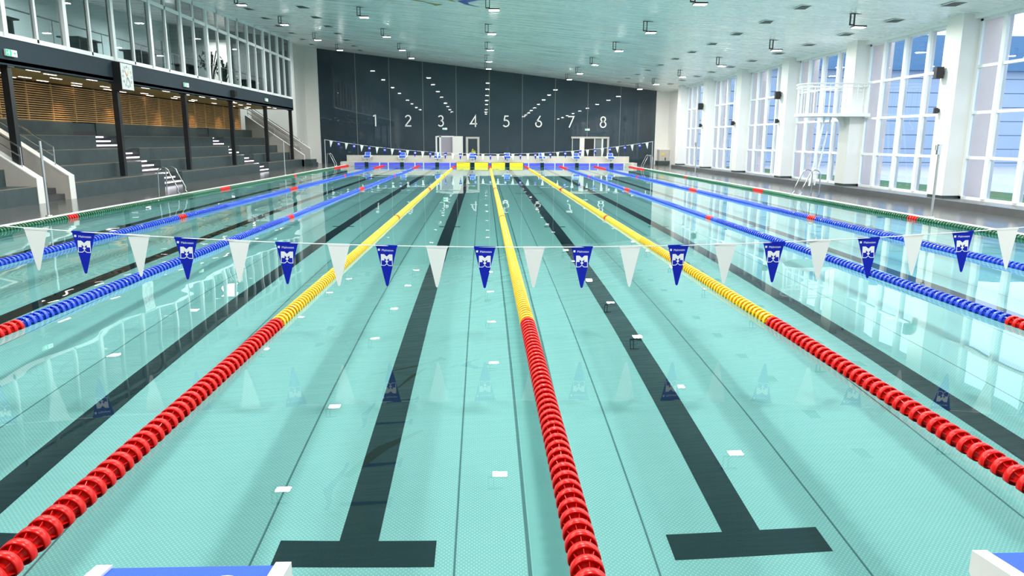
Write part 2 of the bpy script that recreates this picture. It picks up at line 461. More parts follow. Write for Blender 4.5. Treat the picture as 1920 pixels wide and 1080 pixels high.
b = MB(); b.box(6.28, 9.20, -.12, 0, 2.0, 2.14); b.box(9.05, 9.2, -.08, 0, DK, 2.0); b.box(6.34, 6.40, -.06, 0, DK, 2.0); b.build('door_frame', CONC, d2)
b = MB(); b.box(6.92, 7.28, -.2, 0, DK, 2.05); b.build('door_pier', WHITE, d2)
b = MB(); b.box(8.62, 8.74, -.09, 0, DK, 2.0); b.box(8.1-.05+.0, 8.12, -.09, 0, DK, 2.0); b.build('door_post', WFRAME, d2)
b = MB(); b.box(8.16, 8.62, -.03, 0, DK, 1.95); b.build('door_pane', mat('grey_glass_reflection', (.14,.17,.18), .1), d2)
b = MB(); b.box(7.3, 8.05, -.02, 0, DK, 1.98); b.build('door_leaf', BLACK, d2)
exit_sign((-3.39, 53.95, 2.60), 'y', 'small green exit sign on the dark far wall above the left doorway', .36, .14)
exit_sign((7.50, 53.95, 2.60), 'y', 'small green exit sign on the dark far wall above the right doorway', .36, .14)
# yellow flowering plant by the glazed door
def leafy(name, loc, h, n, mcol, label, cat, pot=.14, spread=.35, potmat=None, blade=(.05,.30), group=None):
    e = empty(name, loc, label, cat, group)
    b = MB(); b.lathe([(pot*.75, 0), (pot, .28), (pot*.9, .28), (pot*.9, .26), (0, .26)], 14, potmat or CONC, 'z'); b.build('pot', potmat or CONC, e)
    b = MB()
    rr = random.Random(hash(label) % 999 if False else len(label))
    for k in range(n):
        a = rr.uniform(0, 2*PI); r = spread*rr.uniform(.3, 1); z0 = .26; zt = h*rr.uniform(.6, 1)
        w = blade[0]*rr.uniform(.7, 1.2)
        P = [Vector((0,0,z0)), Vector((r*.35*math.cos(a), r*.35*math.sin(a), z0+(zt-z0)*.6)), Vector((r*.8*math.cos(a), r*.8*math.sin(a), zt)), Vector((r*1.15*math.cos(a), r*1.15*math.sin(a), zt*.88))]
        t = Vector((-math.sin(a), math.cos(a), 0))
        ww = [w*.2, w*.5, w, .004]
        vs = []
        for p, q_ in zip(P, ww): vs += [p - t*q_, p + t*q_]
        b.add(vs, [(0,1,3,2),(2,3,5,4),(4,5,7,6)], mcol)
    b.build('leaves', mcol, e)
    return e
leafy('potted_plant', (-1.2, 53.55, DK), 1.15, 46, mat('yellow_green_leaves', (.62,.60,.05), .6), 'yellow green potted plant by the left glazed door at far wall', 'plant', .13, .22)

# ------------------------------------------------------------------ side returns at the far corners
b = MB(); b.box(-14.0, -13.75, 50.9, 54.3, -.3, 8.9); struct(b.build('wall_left_return', WHITE))
b = MB(); b.box(-20.6, -14.0, 50.9, 51.2, -.3, 9.3); struct(b.build('wall_left_back', mat('pale_grey_plaster', (.62,.62,.58), .7)))
b = MB(); b.box(13.75, 14.0, YB[8]+.3, 54.3, -.3, 6); struct(b.build('wall_right_return', WHITE))
# concrete niche cabinet in the right corner
e = empty('wall_cabinet', (13.35, 53.55, 0), 'grey concrete cabinet in the far right corner', 'cabinet')
b = MB(); b.box(-.38, .38, -.35, .43, .36, 1.18); b.build('body', CONC, e)
b = MB(); b.box(-.40, .40, -.37, .43, 1.18, 1.21); b.build('top_edge', WHITE, e)
b = MB(); b.box(-.2, .0, -.37, -.35, .75, .95); b.build('sticker', mat('yellow_sticker', (.85,.6,.1), .5), e)
b = MB(); b.box(.05, .12, -.37, -.35, .40, .62); b.build('valve', BLACK, e)
b = MB(); b.box(12.85, 13.75, 53., 54., DK, .36); struct(b.build('trim_9', STONE))

# ------------------------------------------------------------------ right wall : plinth, pillars, windows
b = MB(); b.box(12.5, 13.9, -8, YB[8]+.5, -.1, .25); b.build('trim_3', grid_mat('dark_grey_plinth', (.10,.105,.105), (.05,.05,.05), 0.001, 1.0, 0.0, .3, 'xy', .2, 3.) if False else mat('dark_grey_plinth', (.10,.105,.105), .3, noise=.25, nscale=4)); struct(bpy.data.objects['trim_3'], 'dark stone plinth below the tall windows')
XG = 13.35
for k, y in enumerate(YB):
    zt = zc(12.8, y) + .1
    b = MB(); b.box(12.8, 13.42, y, y+.75, .33, zt, WHITE); b.box(12.83, 13.42, y+.03, y+.75, .25, .33, STONE)
    o = b.build('wall_pier', WHITE); struct(o, 'white wall pier between the tall right windows')
    b = MB(); b.box(13.42, 14.15, y-.02, y+.77, -.3, 7.2, PINK); struct(b.build('wall_pier_outside', PINK))
ZT = [.25, 1.42, 2.66, 3.91, 5.10]
for k, y0 in enumerate(YB[:-1]):
    a = y0+.75; c = YB[k+1]
    w = empty('window_%d' % (k+2)); struct(w, 'tall white framed window on the right wall')
    b = MB()
    zt = zc(XG, a)
    fr = MB()
    # outer frame
    fr.box(XG-.06, XG+.06, a, c, .25, .33); fr.box(XG-.06, XG+.06, a, c, zc(XG, (a+c)/2)-.16, zc(XG, (a+c)/2)+.1)
    fr.box(XG-.06, XG+.06, a, a+.08, .25, zt); fr.box(XG-.06, XG+.06, c-.10, c, .25, zt)
    fr.box(XG-.25, XG+.0, a, c, zc(XG, (a+c)/2)-.10, zc(XG, (a+c)/2)+.1)
    fr.build('window_frame', WFRAME, w)
    mu = MB()
    for d in (1.02, 2.25, 3.52):
        yy = c - d
        if yy > a+.15: mu.box(XG-.09, XG+.09, yy-.07, yy+.07, .30, zt)
    mu.build('mullion', WFRAME, w)
    tr = MB()
    for z in ZT[1:-1]: tr.box(XG-.05, XG+.05, a, c, z-.04, z+.04)
    tr.build('transom', WFRAME, w)
    g = MB(); g.add([(XG, a, .3), (XG, c, .3), (XG, c, zt), (XG, a, zt)], [(0, 3, 2, 1)]); g.build('pane', GLASS, w)
# wall_right behind camera and beyond
b = MB(); b.box(13.3, 13.7, -8, YB[0], -.1, 6); struct(b.build('wall_right', WHITE))
b = MB(); b.box(-20.6, 13.9, -8.3, -8, -.3, 9.5); struct(b.build('wall_near', WHITE))

# speakers on the piers
def speaker(loc, s, label):
    e = empty('wall_speaker', loc, label, 'loudspeaker', 'black wall speakers on the right piers')
    b = MB(); b.prism([(-.16*s, -.13*s), (.14*s, -.13*s), (.14*s, .13*s), (-.10*s, .13*s), (-.16*s, .06*s)], 'z', -.22*s, .22*s); b.build('cabinet', SPK, e)
    b = MB(); b.box(.14*s, .14*s+.05, -.03, .03, -.05, .05); b.build('bracket', BLACK, e)
    return e
ORDP = {3: 'nearest', 5: 'third', 6: 'fourth', 7: 'fifth'}
for k, zz, s in ((3, 3.80, .72), (3, 2.74, .36), (5, 3.86, .75), (5, 2.74, .42), (7, 3.9, .85), (7, 2.78, .45), (6, 2.78, .5)):
    speaker((12.8-.14*s-.05, YB[k]+.62, zz), s, '%s black wall speaker on the %s white pier of the right wall' % ('large upper' if s > .6 else ('single' if k == 6 else 'small lower'), {3: 'nearest visible', 5: 'third', 6: 'fourth', 7: 'fifth'}[k]))

# ------------------------------------------------------------------ diving platform with ladder
pf = empty('diving_platform', (0, 24.55, 0), 'white railed observation platform on the second right pier', 'platform')
def dshape(r0x, x1, hy, n=14):
    return [(x1, -hy)] + [(r0x + hy - hy*math.cos(math.radians(t)) , -hy*math.cos(math.radians(t))*0 - hy*math.sin(math.radians(90-t))) for t in ()] 
def dpoly(x0, x1, hy, n=12):
    pts = [(x1, -hy)]
    cx = x0 + hy
    for i in range(n+1):
        a = math.radians(-90 - 180*i/n); pts.append((cx + hy*math.cos(a), hy*math.sin(a)))
    pts.append((x1, hy)); return pts
P = dpoly(11.0, 13.3, .85)
b = MB(); b.prism(P, 'z', 2.73, 2.84); b.build('deck', WPLAST, pf)
for zz, nm, r in ((3.86, 'handrail', .028), (3.74, 'lower_rail', .014)):
    b = MB(); b.tube([(p[0], p[1]*.97, zz) for p in P], r, 8); b.build(nm, WPLAST, pf)
b = MB()
Q = dpoly(11.04, 13.2, .82, 10)
# evenly spaced balusters along the outline
L = [0]
for i in range(1, len(Q)): L.append(L[-1] + math.dist(Q[i], Q[i-1]))
for k in range(27):
    t = L[-1]*k/26
    i = max(j for j in range(len(L)) if L[j] <= t + 1e-9); i = min(i, len(Q)-2)
    f = (t-L[i])/(L[i+1]-L[i]); x = Q[i][0] + (Q[i+1][0]-Q[i][0])*f; y = Q[i][1] + (Q[i+1][1]-Q[i][1])*f
    rr = .022 if k % 4 == 0 else .009
    bb = MB(); bb.tube([(x, y, 2.84), (x, y, 3.86)], rr, 6); bb.build('post' if k % 4 == 0 else 'baluster', WPLAST, pf)
b = MB(); b.prism([(12.5, 2.74), (12.8, 2.74), (12.8, 2.35)], 'y', -.05, .05); b.build('support_bracket', WPLAST, pf)
ld = empty('access_ladder', (0, 24.55, 0), 'white steep ladder leaning up to the railed platform', 'ladder')
A0, A1 = Vector((11.5, -.45, .25)), Vector((11.9, -.35, 2.72)); B0, B1 = Vector((11.92, .05, .25)), Vector((12.28, -.02, 2.72))
for a_, b_ in ((A0, A1), (B0, B1)):
    b = MB(); b.bar(a_, b_, .05, .05); b.build('side_rail', WPLAST, ld)
for k in range(9):
    t = (k+.6)/9.4
    b = MB(); b.bar(A0.lerp(A1, t), B0.lerp(B1, t), .03, .02); b.build('rung', WPLAST, ld)

# ------------------------------------------------------------------ left grandstand
TZ = [.52, .98, 1.44, 1.91, 2.40]; TX = [-12.6, -13.4, -14.2, -15.0, -15.8]
AIS = [(26.1, 27.75), (38.0, 39.65)]
YEND = 47.3
def tier_seg(y0, y1):
    for i in range(5):
        z0 = DK-.2 if i == 0 else TZ[i-1]-.02
        x1 = TX[i]; x0 = TX[i+1] if i < 4 else TX[i]-.35
        b = MB()
        b.box(x0-.05, x1, y0, y1, z0, TZ[i], STONE)
        b.box(x1-.06, x1+.004, y0, y1, TZ[i]-.012, TZ[i]+.004, NOSE)
        struct(b.build('stand_tier', STONE), 'dark stone seating tier of the left grandstand')
NOSE = mat('tier_edge', (.24,.20,.14), .4)
segs = [(6., 18.2), (19.98, AIS[0][0]), (AIS[0][1], AIS[1][0]), (AIS[1][1], YEND)]
for s0, s1 in segs: tier_seg(s0, s1)
for n, (a, c) in enumerate(AIS):
    st = empty('aisle_stair', (0, a, 0), '%s lit aisle stair cut into the dark grandstand tiers' % ('nearer' if n == 0 else 'farther'), 'stairs', 'aisle stairs with lit steps'); st['kind'] = 'structure'
    for i in range(5):
        zb = DK if i == 0 else TZ[i-1]
        dz = (TZ[i]-zb)/3
        for j in range(3):
            xs_ = TX[i] - .02 - .8/3*j - (.0 if i else 0)
            z = zb + dz*(j+1)
            b = MB(); b.box(TX[i]-.85 - .0 if i < 4 else TX[4]-.35, xs_, .0, c-a, zb-.05, z); b.build('step', TREAD, st)
            if i < 4:
                b = MB(); b.box(xs_, xs_+.012, .02, c-a-.02, z-.075, z-.02); b.build('step_light', STEPE, st)
# wood slat wall above the stand
b = MB(); b.box(-16.2, -15.95, 6, 45.4, 2.3, 3.9, WOODB)
for k in range(17):
    z = 2.42 + .076*k
    b.box(-15.95, -15.84, 6, 45.4, z, z+.036, WOOD)
for k in range(28):
    y = 6.3 + 1.445*k
    b.box(-15.90, -15.845, y-.02, y+.02, 2.4, 3.7, WOOD)
wood = struct(b.build('wall_left', WOOD), 'horizontal oak slat wall behind the grandstand')
b = MB(); b.box(-16.2, -15.84, 6, 47.3, -.2, 2.38); struct(b.build('wall_left_base', STONE))
b = MB(); b.box(-16.2, -13.0, 6, 47.3, 3.74, 3.84); struct(b.build('ceiling_soffit', WOODC), 'wood soffit under the gallery')
b = MB(); b.box(-13.3, -13.0, 6, 47.3, 3.70, 4.42); fascia = struct(b.build('wall_fascia', FASCIA), 'long charcoal fascia beam above the grandstand')
b = MB(); b.box(-13.30, -12.98, 6, 47.3, 4.40, 4.43); b.build('fascia_cap', WFRAME, fascia)
# columns under the gallery
for k in range(2, 9):
    y = YB[k]+.05 if k < 8 else 47.1
    if k == 8: y = 47.05
    b = MB()
    zb = 1.02 if k == 3 else .52
    b.box(-13.25, -13.07, y-.09, y+.09, zb, 3.72, BLACK); b.box(-13.30, -13.02, y-.14, y+.14, 3.66, 3.72, BLACK)
    o = b.build('wall_column', BLACK)
    struct(o, 'slim black steel column under the gallery')
# gallery glazing
gl = empty('window_1'); struct(gl, 'long white framed gallery glazing above the fascia')
GX = -13.06
G0, G1 = 6.73, 47.19
b = MB(); b.box(GX-.05, GX+.06, 6, G1, 4.43, 4.53); b.box(GX-.05, GX+.06, 6, G1, 6.80, 6.94)
b.add([(GX+.06, 6, zc(GX, 6)-.16), (GX+.06, G1, zc(GX, G1)-.16), (GX+.06, G1, zc(GX, G1)+.02), (GX+.06, 6, zc(GX, 6)+.02)], [(0,1,2,3)])
b.build('window_frame', WFRAME, gl)
k = 0; y = G1
while y > 6.5:
    b = MB(); wide = (k % 2 == 0)
    w = .085 if wide else .045
    zt = zc(GX, y)
    b.box(GX-.05, GX+(.10 if wide else .06), y-w, y+w, 4.43, zt)
    b.build('mullion', WFRAME, gl)
    y -= 1.445; k += 1
b = MB(); b.add([(GX, 6, 4.5), (GX, G1, 4.5), (GX, G1, zc(GX, G1)), (GX, 6, zc(GX, 6))], [(0,1,2,3)]); b.build('pane', GLASSG, gl)
# gallery interior
b = MB(); b.box(-20.5, -13.3, -8, 47.2, 4.0, 4.42); struct(b.build('floor_gallery', mat('gallery_floor', (.12,.12,.12), .5)))
b = MB(); b.box(-20.7, -20.5, -8, 50.9, 0, 9.5); struct(b.build('wall_gallery', mat('gallery_wall', (.55,.68,.68), .8)))
b = MB(); b.box(-13.4, -13.0, -8, 6, 0, 9); struct(b.build('wall_left_near', WHITE))
b = MB(); b.box(-20.5, -13.1, 47.0, 47.25, 4.0, 9.3); struct(b.build('wall_gallery_end', mat('gallery_end_grey', (.22,.26,.26), .7)))
b = MB(); b.box(-18.0, -16.7, 46.6, 47.0, 4.42, 8.0); struct(b.build('partition_wall', WHITE))
b = MB(); b.box(-20.6, -13.6, 5, 54, -.3, DK-.01); struct(b.build('floor_understand', TREAD))
b = MB(); b.box(-16.4, -15.2, 33.0, 33.2, 4.42, 6.2); b.box(-20.4, -18.2, 24, 24.2, 4.42, 8.5); b.box(-17.5, -16.5, 17.5, 17.7, 4.42, 8.4); struct(b.build('partition_wall', mat('partition_grey', (.25,.27,.28), .8)))
DARKG = mat('dark_furniture', (.03,.035,.04), .6)
for i, (x, y) in enumerate(((-15.2, 21.2), (-15.4, 26.5), (-15.1, 30.4), (-15.3, 36), (-15.2, 45.2))):
    e = empty('gallery_table', (x, y, 4.42), 'dark bar table behind the gallery glass, %s from the near end' % ORD[i], 'table', 'dark tables in the gallery')
    b = MB(); b.box(-.4, .4, -.8, .8, .95, 1.0); b.build('table_top', DARKG, e)
    for sy in (-.6, .6):
        b = MB(); b.box(-.3, .3, sy-.04, sy+.04, 0, .95); b.build('leg', DARKG, e)
e = empty('gallery_railing', (-14.1, 0, 4.42), 'steel handrail running behind the gallery glass', 'railing')
b = MB(); b.tube([(0, 7, 1.05), (0, 47, 1.05)], .022, 6); b.build('handrail', STEELD, e)
for k in range(14):
    b = MB(); b.tube([(0, 7.5+3*k, 0), (0, 7.5+3*k, 1.05)], .015, 6); b.build('post', STEELD, e)
PALM = mat('dark_green_leaves', (.01,.03,.015), .6)
leafy('potted_palm', (-15.6, 40.2, 4.42), 2.2, 40, PALM, 'dark potted palm behind the gallery glass, the nearer one', 'plant', .25, .9, DARKG, (.07,.4))
leafy('potted_palm', (-15.9, 43.0, 4.42), 2.0, 36, PALM, 'dark potted palm behind the gallery glass, farther from the camera', 'plant', .25, .8, DARKG, (.07,.4))

# stair between the tiers at the left, with two white sloping walls
def slope_wall(name, y0, y1, xf, ztop, slope, xb, label, top=None):
    """wall whose front edge is at xf, top rising backwards"""
    zf = ztop
    pts = [(xf, DK), (xf, zf), (xf-.06, zf+.03), (xb, zf + slope*(xf-xb)), (xb, DK)]
    b = MB(); b.prism([(p[0], p[1]) for p in pts], 'y', y0, y1, BEIGE)
    b.prism([(xf+.005, DK+.001), (xf+.005, zf), (xf-.06, zf+.035), (xb, zf+.035+slope*(xf-xb)), (xb, zf+.005+slope*(xf-xb)), (xf-.06, zf), (xf, zf-.02), (xf, DK+.001)], 'y', y0-.004, y1+.004, WHITE)
    return struct(b.build(name, BEIGE), label)
slope_wall('stair_wall', 18.15, 18.45, -12.58, .75, .68, -15.9, 'white capped sloping wall, nearer side of the left stair')
slope_wall('stair_wall', 19.70, 19.98, -12.58, .75, .68, -15.9, 'white capped sloping wall, farther side of the left stair')
b = MB()
for j in range(14):
    b.box(-15.9, -12.75-.24*j, 18.45, 19.7, DK, DK+.168*(j+1))
struct(b.build('stair_flight', TREAD), 'dark steps between the two sloping walls')
def handrail(y, label, zoff, x0=-13.0, x1=-15.8):
    e = empty('stair_handrail', (0, y, 0), label, 'handrail', 'steel handrails on the left stair walls')
    zz = lambda x, h: .78 + .68*(-12.58-x) + h
    for h in (.50, .25):
        b = MB(); b.tube([(x0, 0, zz(x0, h)), (x1, 0, zz(x1, h))], .02, 8); b.build('rail', STEEL, e)
    for x in (x0, (x0+x1)/2+.35, x1+.3):
        b = MB(); b.tube([(x, 0, zz(x, 0)-.02), (x, 0, zz(x, .5))], .016, 8); b.build('post', STEEL, e)
    return e
handrail(18.3, 'steel double handrail on the nearer white stair wall', 0)
handrail(19.84, 'steel double handrail on the farther white stair wall', 0)

# far stair at the right end of the stand
sw = slope_wall('stair_wall', YEND, YEND+.22, -12.45, .80, .68, -16.2, 'white capped sloping wall at the far end of the grandstand')
slope_wall('stair_wall', 48.7, 48.92, -12.35, 1.2, .68, -16.2, 'white capped sloping wall nearest the far end wall')
b = MB()
for j in range(13): b.box(-16.2, -12.7-.26*j, YEND+.22, 48.7, DK, DK+.18*(j+1))
struct(b.build('stair_flight', TREAD), 'dark stair at the far end of the grandstand')
b = MB(); b.box(-12.9, -12.0, YEND, 48.9, DK, .5); b.box(-12.4, -11.9, YEND+.05, 48.9, DK, .28); struct(b.build('stair_base', STONE))
e = empty('stair_handrail', (0, 48.0, 0), 'steel handrail on the far end stair of the grandstand', 'handrail')
for yy, h in ((-.4, .50), (-.4, .25), (.55, .62)):
    b = MB(); b.tube([(-12.7, yy, .95+h), (-16.1, yy, .95+.68*3.4+h)], .025, 8); b.build('rail', STEEL, e)
for x in (-12.7, -14.4, -16.1):
    b = MB(); b.tube([(x, -.4, .6), (x, -.4, .95+.68*(-12.7-x)+.5)], .018, 8); b.build('post', STEEL, e)

# clock, exit signs, speaker on the fascia
ck = empty('pace_clock', (-12.74, 24.22, 3.90), 'square black framed swimming pace clock on the charcoal fascia', 'clock')
b = MB(); b.box(-.26, 0, -.45, .45, -.46, .46); b.build('case', BLACK, ck)
b = MB(); b.box(0, .006, -.41, .41, -.43, .43); b.build('clock_face', WPLAST, ck)
def FM(px, py, off, rot=0, s=1.):   # face coordinates: right = +y, up = +z
    c, sn = math.cos(rot), math.sin(rot)
    return Matrix(((0,0,1,off),(c*s,-sn*s,0,px),(sn*s,c*s,0,py),(0,0,0,1)))
b = MB()
for i in range(12):
    a = PI/2 - 2*PI*i/12
    t = str(5*i if i else 60)
    text_bm(b, t, .12, FM(.30*math.cos(a), .33*math.sin(a)-.04, .008), BLACK)
b.build('numerals', BLACK, ck)
for nm, ang, L_, w, m_ in (('red_hand', 128, .27, .035, RED), ('yellow_hand', 62, .24, .045, YEL), ('black_hand', -52, .28, .035, BLACK), ('black_hand', -115, .26, .028, BLACK)):
    b = MB(); a = math.radians(ang)
    b.poly([(0, -w/2), (L_, -w*.25), (L_, w*.25), (0, w/2)], FM(0, 0, .012, a), m_); b.build(nm, m_, ck)
b = MB(); b.lathe([(0, .02), (.03, .02), (.03, 0)], 14, WPLAST, 'z'); o = b.build('hub', WPLAST, ck); o.rotation_euler = (0, PI/2, 0)
for i, (y, z) in enumerate(((18.36, 3.93), (29.8, 3.95), (41.2, 3.95))):
    exit_sign((-12.93, y, z), 'x', 'small green exit sign on the charcoal fascia, %s from the near end' % ORD[i], .46, .17)
e = empty('wall_speaker', (-12.9, 35.5, 4.02), 'small black loudspeaker on the charcoal fascia', 'loudspeaker')
b = MB(); b.box(-.1, .12, -.18, .18, -.17, .17); b.build('cabinet', SPK, e)
b = MB(); b.box(.12, .125, -.14, .14, -.13, .13); b.build('grille', BLACK, e)

# soffit strip lights
cam_loc = Vector((-.4393, -1.9963, 1.8208)); F_ = 1343.9
psi, th, ro = (math.radians(a) for a in (2.2875, 11.6243, .3308))
Fw = Vector((math.sin(psi)*math.cos(th), math.cos(psi)*math.cos(th), -math.sin(th)))
R0 = Vector((math.cos(psi), -math.sin(psi), 0)); U0 = R0.cross(Fw)
Rv = R0*math.cos(ro) + U0*math.sin(ro); Uv = -R0*math.sin(ro) + U0*math.cos(ro)
SOFY = [(20.18,-13.5),(20.97,-14.92),(21.44,-13.75),(22.43,-15.6),(22.58,-15.2),(22.95,-14.43),(23.48,-13.56),(24.03,-15.5),(25.08,-14.93),(26.31,-15.6),(26.69,-14.76),(27.24,-13.5),(28.29,-15.45),(28.79,-14.85),(29.09,-13.5),(29.75,-15.6),(30.71,-15.12),(31.18,-13.53),(32.32,-15.6),(32.95,-13.5),(33.09,-14.71),(34.3,-15.34),(34.37,-13.5),(35.8,-14.97),(36.8,-15.5),(37.01,-13.5),(38.32,-13.82),(39.17,-15.21),(39.73,-13.5),(40.82,-14.32),(42.42,-15.29),(43.57,-13.5),(43.62,-14.76),(44.75,-13.5),(45.08,-15.35)]
SOFY.sort()
stp = None
for i, (y, x) in enumerate(SOFY):
    lab = 'warm strip light in the wood soffit under the gallery, %s from the near end' % ORD[i]
    if stp is None:
        stp = empty('strip_light', (x, y, 3.74), lab, 'light', 'strip lights in the wood soffit')
        b = MB(); b.box(-.045, .045, -.31, .31, -.012, .0); b.build('housing', WPLAST, stp)
        b = MB(); b.box(-.028, .028, -.30, .30, -.020, -.012); b.build('diffuser', STRIPE, stp)
    else:
        c = copy_tree(stp); c.location = (x, y, 3.74); c['label'] = lab

# ------------------------------------------------------------------ steel poles beside the pool
def pole(x, y, h, label, hook=True):
    e = empty('lane_pole', (x, y, DK), label, 'pole', 'steel poles standing at the pool edge')
    b = MB(); b.tube([(0,0,0),(0,0,h)], .028, 10); b.build('post', STEELD, e)
    b = MB(); b.lathe([(.0,.02),(.07,.02),(.07,0)], 14, STEELD, 'z'); b.build('base_plate', STEELD, e)
    if hook:
        b = MB(); b.box(-.04,.04,-.04,.04,h-.02,h+.02); b.box(-.10,-.03,-.015,.015,h-.12,h-.0); b.box(-.06,.02,-.035,.035,h-.22,h-.01); b.build('clamp', STEEL, e)
    return e
pole(-10.5, 15.0, 1.70, 'slender steel pole nearest the camera at the left pool edge', False)
pole(10.42, 15.0, 1.72, 'slender steel pole nearest the camera at the right pool edge')
pole(-10.45, 35.0, 1.70, 'slender steel pole at the left edge near the far end of the stand', False)
pole(10.45, 35.0, 1.72, 'slender steel pole at the right edge midway along the windows')
pole(-10.55, 45.0, 1.78, 'steel pole holding the left end of the far pennant line', False)
pole(10.50, 45.0, 1.78, 'steel pole holding the right end of the far pennant line', False)

# pool ladders
def pool_ladder(x, y, s, label):
    """s = +1: pool lies towards -x"""
    e = empty('pool_ladder', (x, y, DK), label, 'ladder', 'steel pool ladders')
    for dy in (-.3, .3):
        pts = [Vector((s*.62, dy, 0)), Vector((s*.60, dy, .55))]
        for i in range(9):
            a = math.radians(0 + 180*i/8); pts.append(Vector((s*(.42 + .18*math.cos(a)), dy, .70 + .16*math.sin(a))))
        pts += [Vector((s*.12, dy, .45)), Vector((s*.0, dy, .20)), Vector((s*.02, dy, .10)), Vector((s*-.22, dy, -.12)), Vector((s*-.26, dy, -.6)), Vector((s*-.26, dy, -1.2))]
        b = MB(); b.tube(pts, .021, 10); b.build('grab_rail', STEEL, e)
    for k in range(4):
        b = MB(); b.box(s*-.26-.04, s*-.26+.04, -.3, .3, -.30-.27*k, -.27-.27*k); b.build('tread', STEEL, e)
    return e
pool_ladder(-10.25, 21.9, -1, 'curved steel pool ladder at the left edge before the lit aisle')
pool_ladder(10.25, 22.2, 1, 'curved steel pool ladder at the right edge below the railed platform')
pool_ladder(-10.25, 46.6, -1, 'curved steel pool ladder at the far left corner')
pool_ladder(10.25, 46.6, 1, 'curved steel pool ladder at the far right corner')

# ------------------------------------------------------------------ lane ropes
R = .075
def float_mesh(colmat, lod):
    b = MB()
    if lod == 0:
        n = 28
        b.lathe([(R-.005,-.023),(R,-.020),(R,.020),(R-.005,.023),(R-.010,.019),(R-.010,-.019)], n, colmat, 'y', closed=True)
        b.lathe([(.014,-.049),(.036,-.049),(.046,-.012),(R-.009,-.006),(R-.009,.006),(.046,.012),(.036,.049),(.014,.049)], n, colmat, 'y', closed=True)
        for k in range(8):
            a = 2*PI*k/8; c, s = math.cos(a), math.sin(a); t = .0018
            def p(r, y, o): return (r*c - o*s, y, r*s + o*c)
            vs = [p(.02,-.047,-t), p(.050,-.047,-t), p(.067,-.02,-t), p(.067,.02,-t), p(.050,.047,-t), p(.02,.047,-t)]
            vs += [p(.02,-.047,t), p(.050,-.047,t), p(.067,-.02,t), p(.067,.02,t), p(.050,.047,t), p(.02,.047,t)]
            b.add(vs, [(0,1,2,3,4,5),(11,10,9,8,7,6)] + [(i,(i+1)%6+0,(i+1)%6+6,i+6) for i in range(6)], colmat)
    else:
        b.lathe([(.045,-.05),(.055,-.028),(R-.006,-.02),(R,-.014),(R,.014),(R-.006,.02),(.055,.028),(.045,.05)], 14 if lod == 1 else 10, colmat, 'y')
    me = b.build('x', colmat); d = me.data; bpy.data.objects.remove(me); return d
FM0 = {}
def fmesh(m, lod):
    if (m.name, lod) not in FM0: FM0[(m.name, lod)] = float_mesh(m, lod)
    return FM0[(m.name, lod)]
def rope(x, base, redlen, name_label, y_first, zz=.012):
    e = empty('lane_rope', (x, 0, 0), name_label, 'lane rope', 'lane ropes floating along the pool')
    b = MB(); b.tube([(0, .0, zz), (0, 49.98, zz)], .006, 6); b.build('cable', CABLE, e)
    n = 494; items = []
    for k in range(n):
        y = .35 + .1*k
        if y < redlen or y > 44.75: m = RED
        elif abs(y-15) < (.11 if base is YEL else .16) or abs(y-35) < .16: m = RED
        elif abs(y-25) < (.3 if base is YEL else .5): m = RED
        else: m = base
        items.append((y, m))
    vis = [it for it in items if it[0] >= y_first]
    near = vis[:100]; rest = [it for it in items if it[0] > near[-1][0]+.01]
    pre = [it for it in items if it[0] < near[0][0]-.01]
    for y, m in near:
        o = bpy.data.objects.new('float', fmesh(m, 0)); COL.objects.link(o); o.parent = e; o.location = (0, y, zz); o.rotation_euler = (0, random.uniform(0, PI/4), 0)
    # the remaining floats, as one part
    rb = MB()
    for y, m in rest + pre:
        d = fmesh(m, 1 if y < 30 else 2)
        rb.add([(v.co.x, v.co.y + y, v.co.z + zz) for v in d.vertices], [tuple(p.vertices) for p in d.polygons], m, True)
    o = rb.build('floats', base, e); o['kind'] = 'stuff'
    return e
ROPES = [(-10, GRN, 5, 'green lane rope along the left pool edge', 12.),
 (-7.5, BLUE, 5, 'outer blue lane rope on the left, next to the green one', 8.),
 (-5, BLUE, 5, 'inner blue lane rope on the left, next to the yellow one', 4.2),
 (-2.5, YEL, 5, 'left yellow lane rope with red near end', .5),
 (0, YEL, 5, 'middle yellow lane rope with red near end', .3),
 (2.5, YEL, 5, 'right yellow lane rope with red near end', 1.1),
 (5, BLUE, 5, 'inner blue lane rope on the right, next to the yellow one', 4.4),
 (7.5, BLUE, 5, 'outer blue lane rope on the right, next to the green one', 7.4),
 (10, GRN, 5, 'green lane rope along the right pool edge under the windows', 10.5)]
for x, m, r, l, yf in ROPES: rope(x, m, r, l, yf)

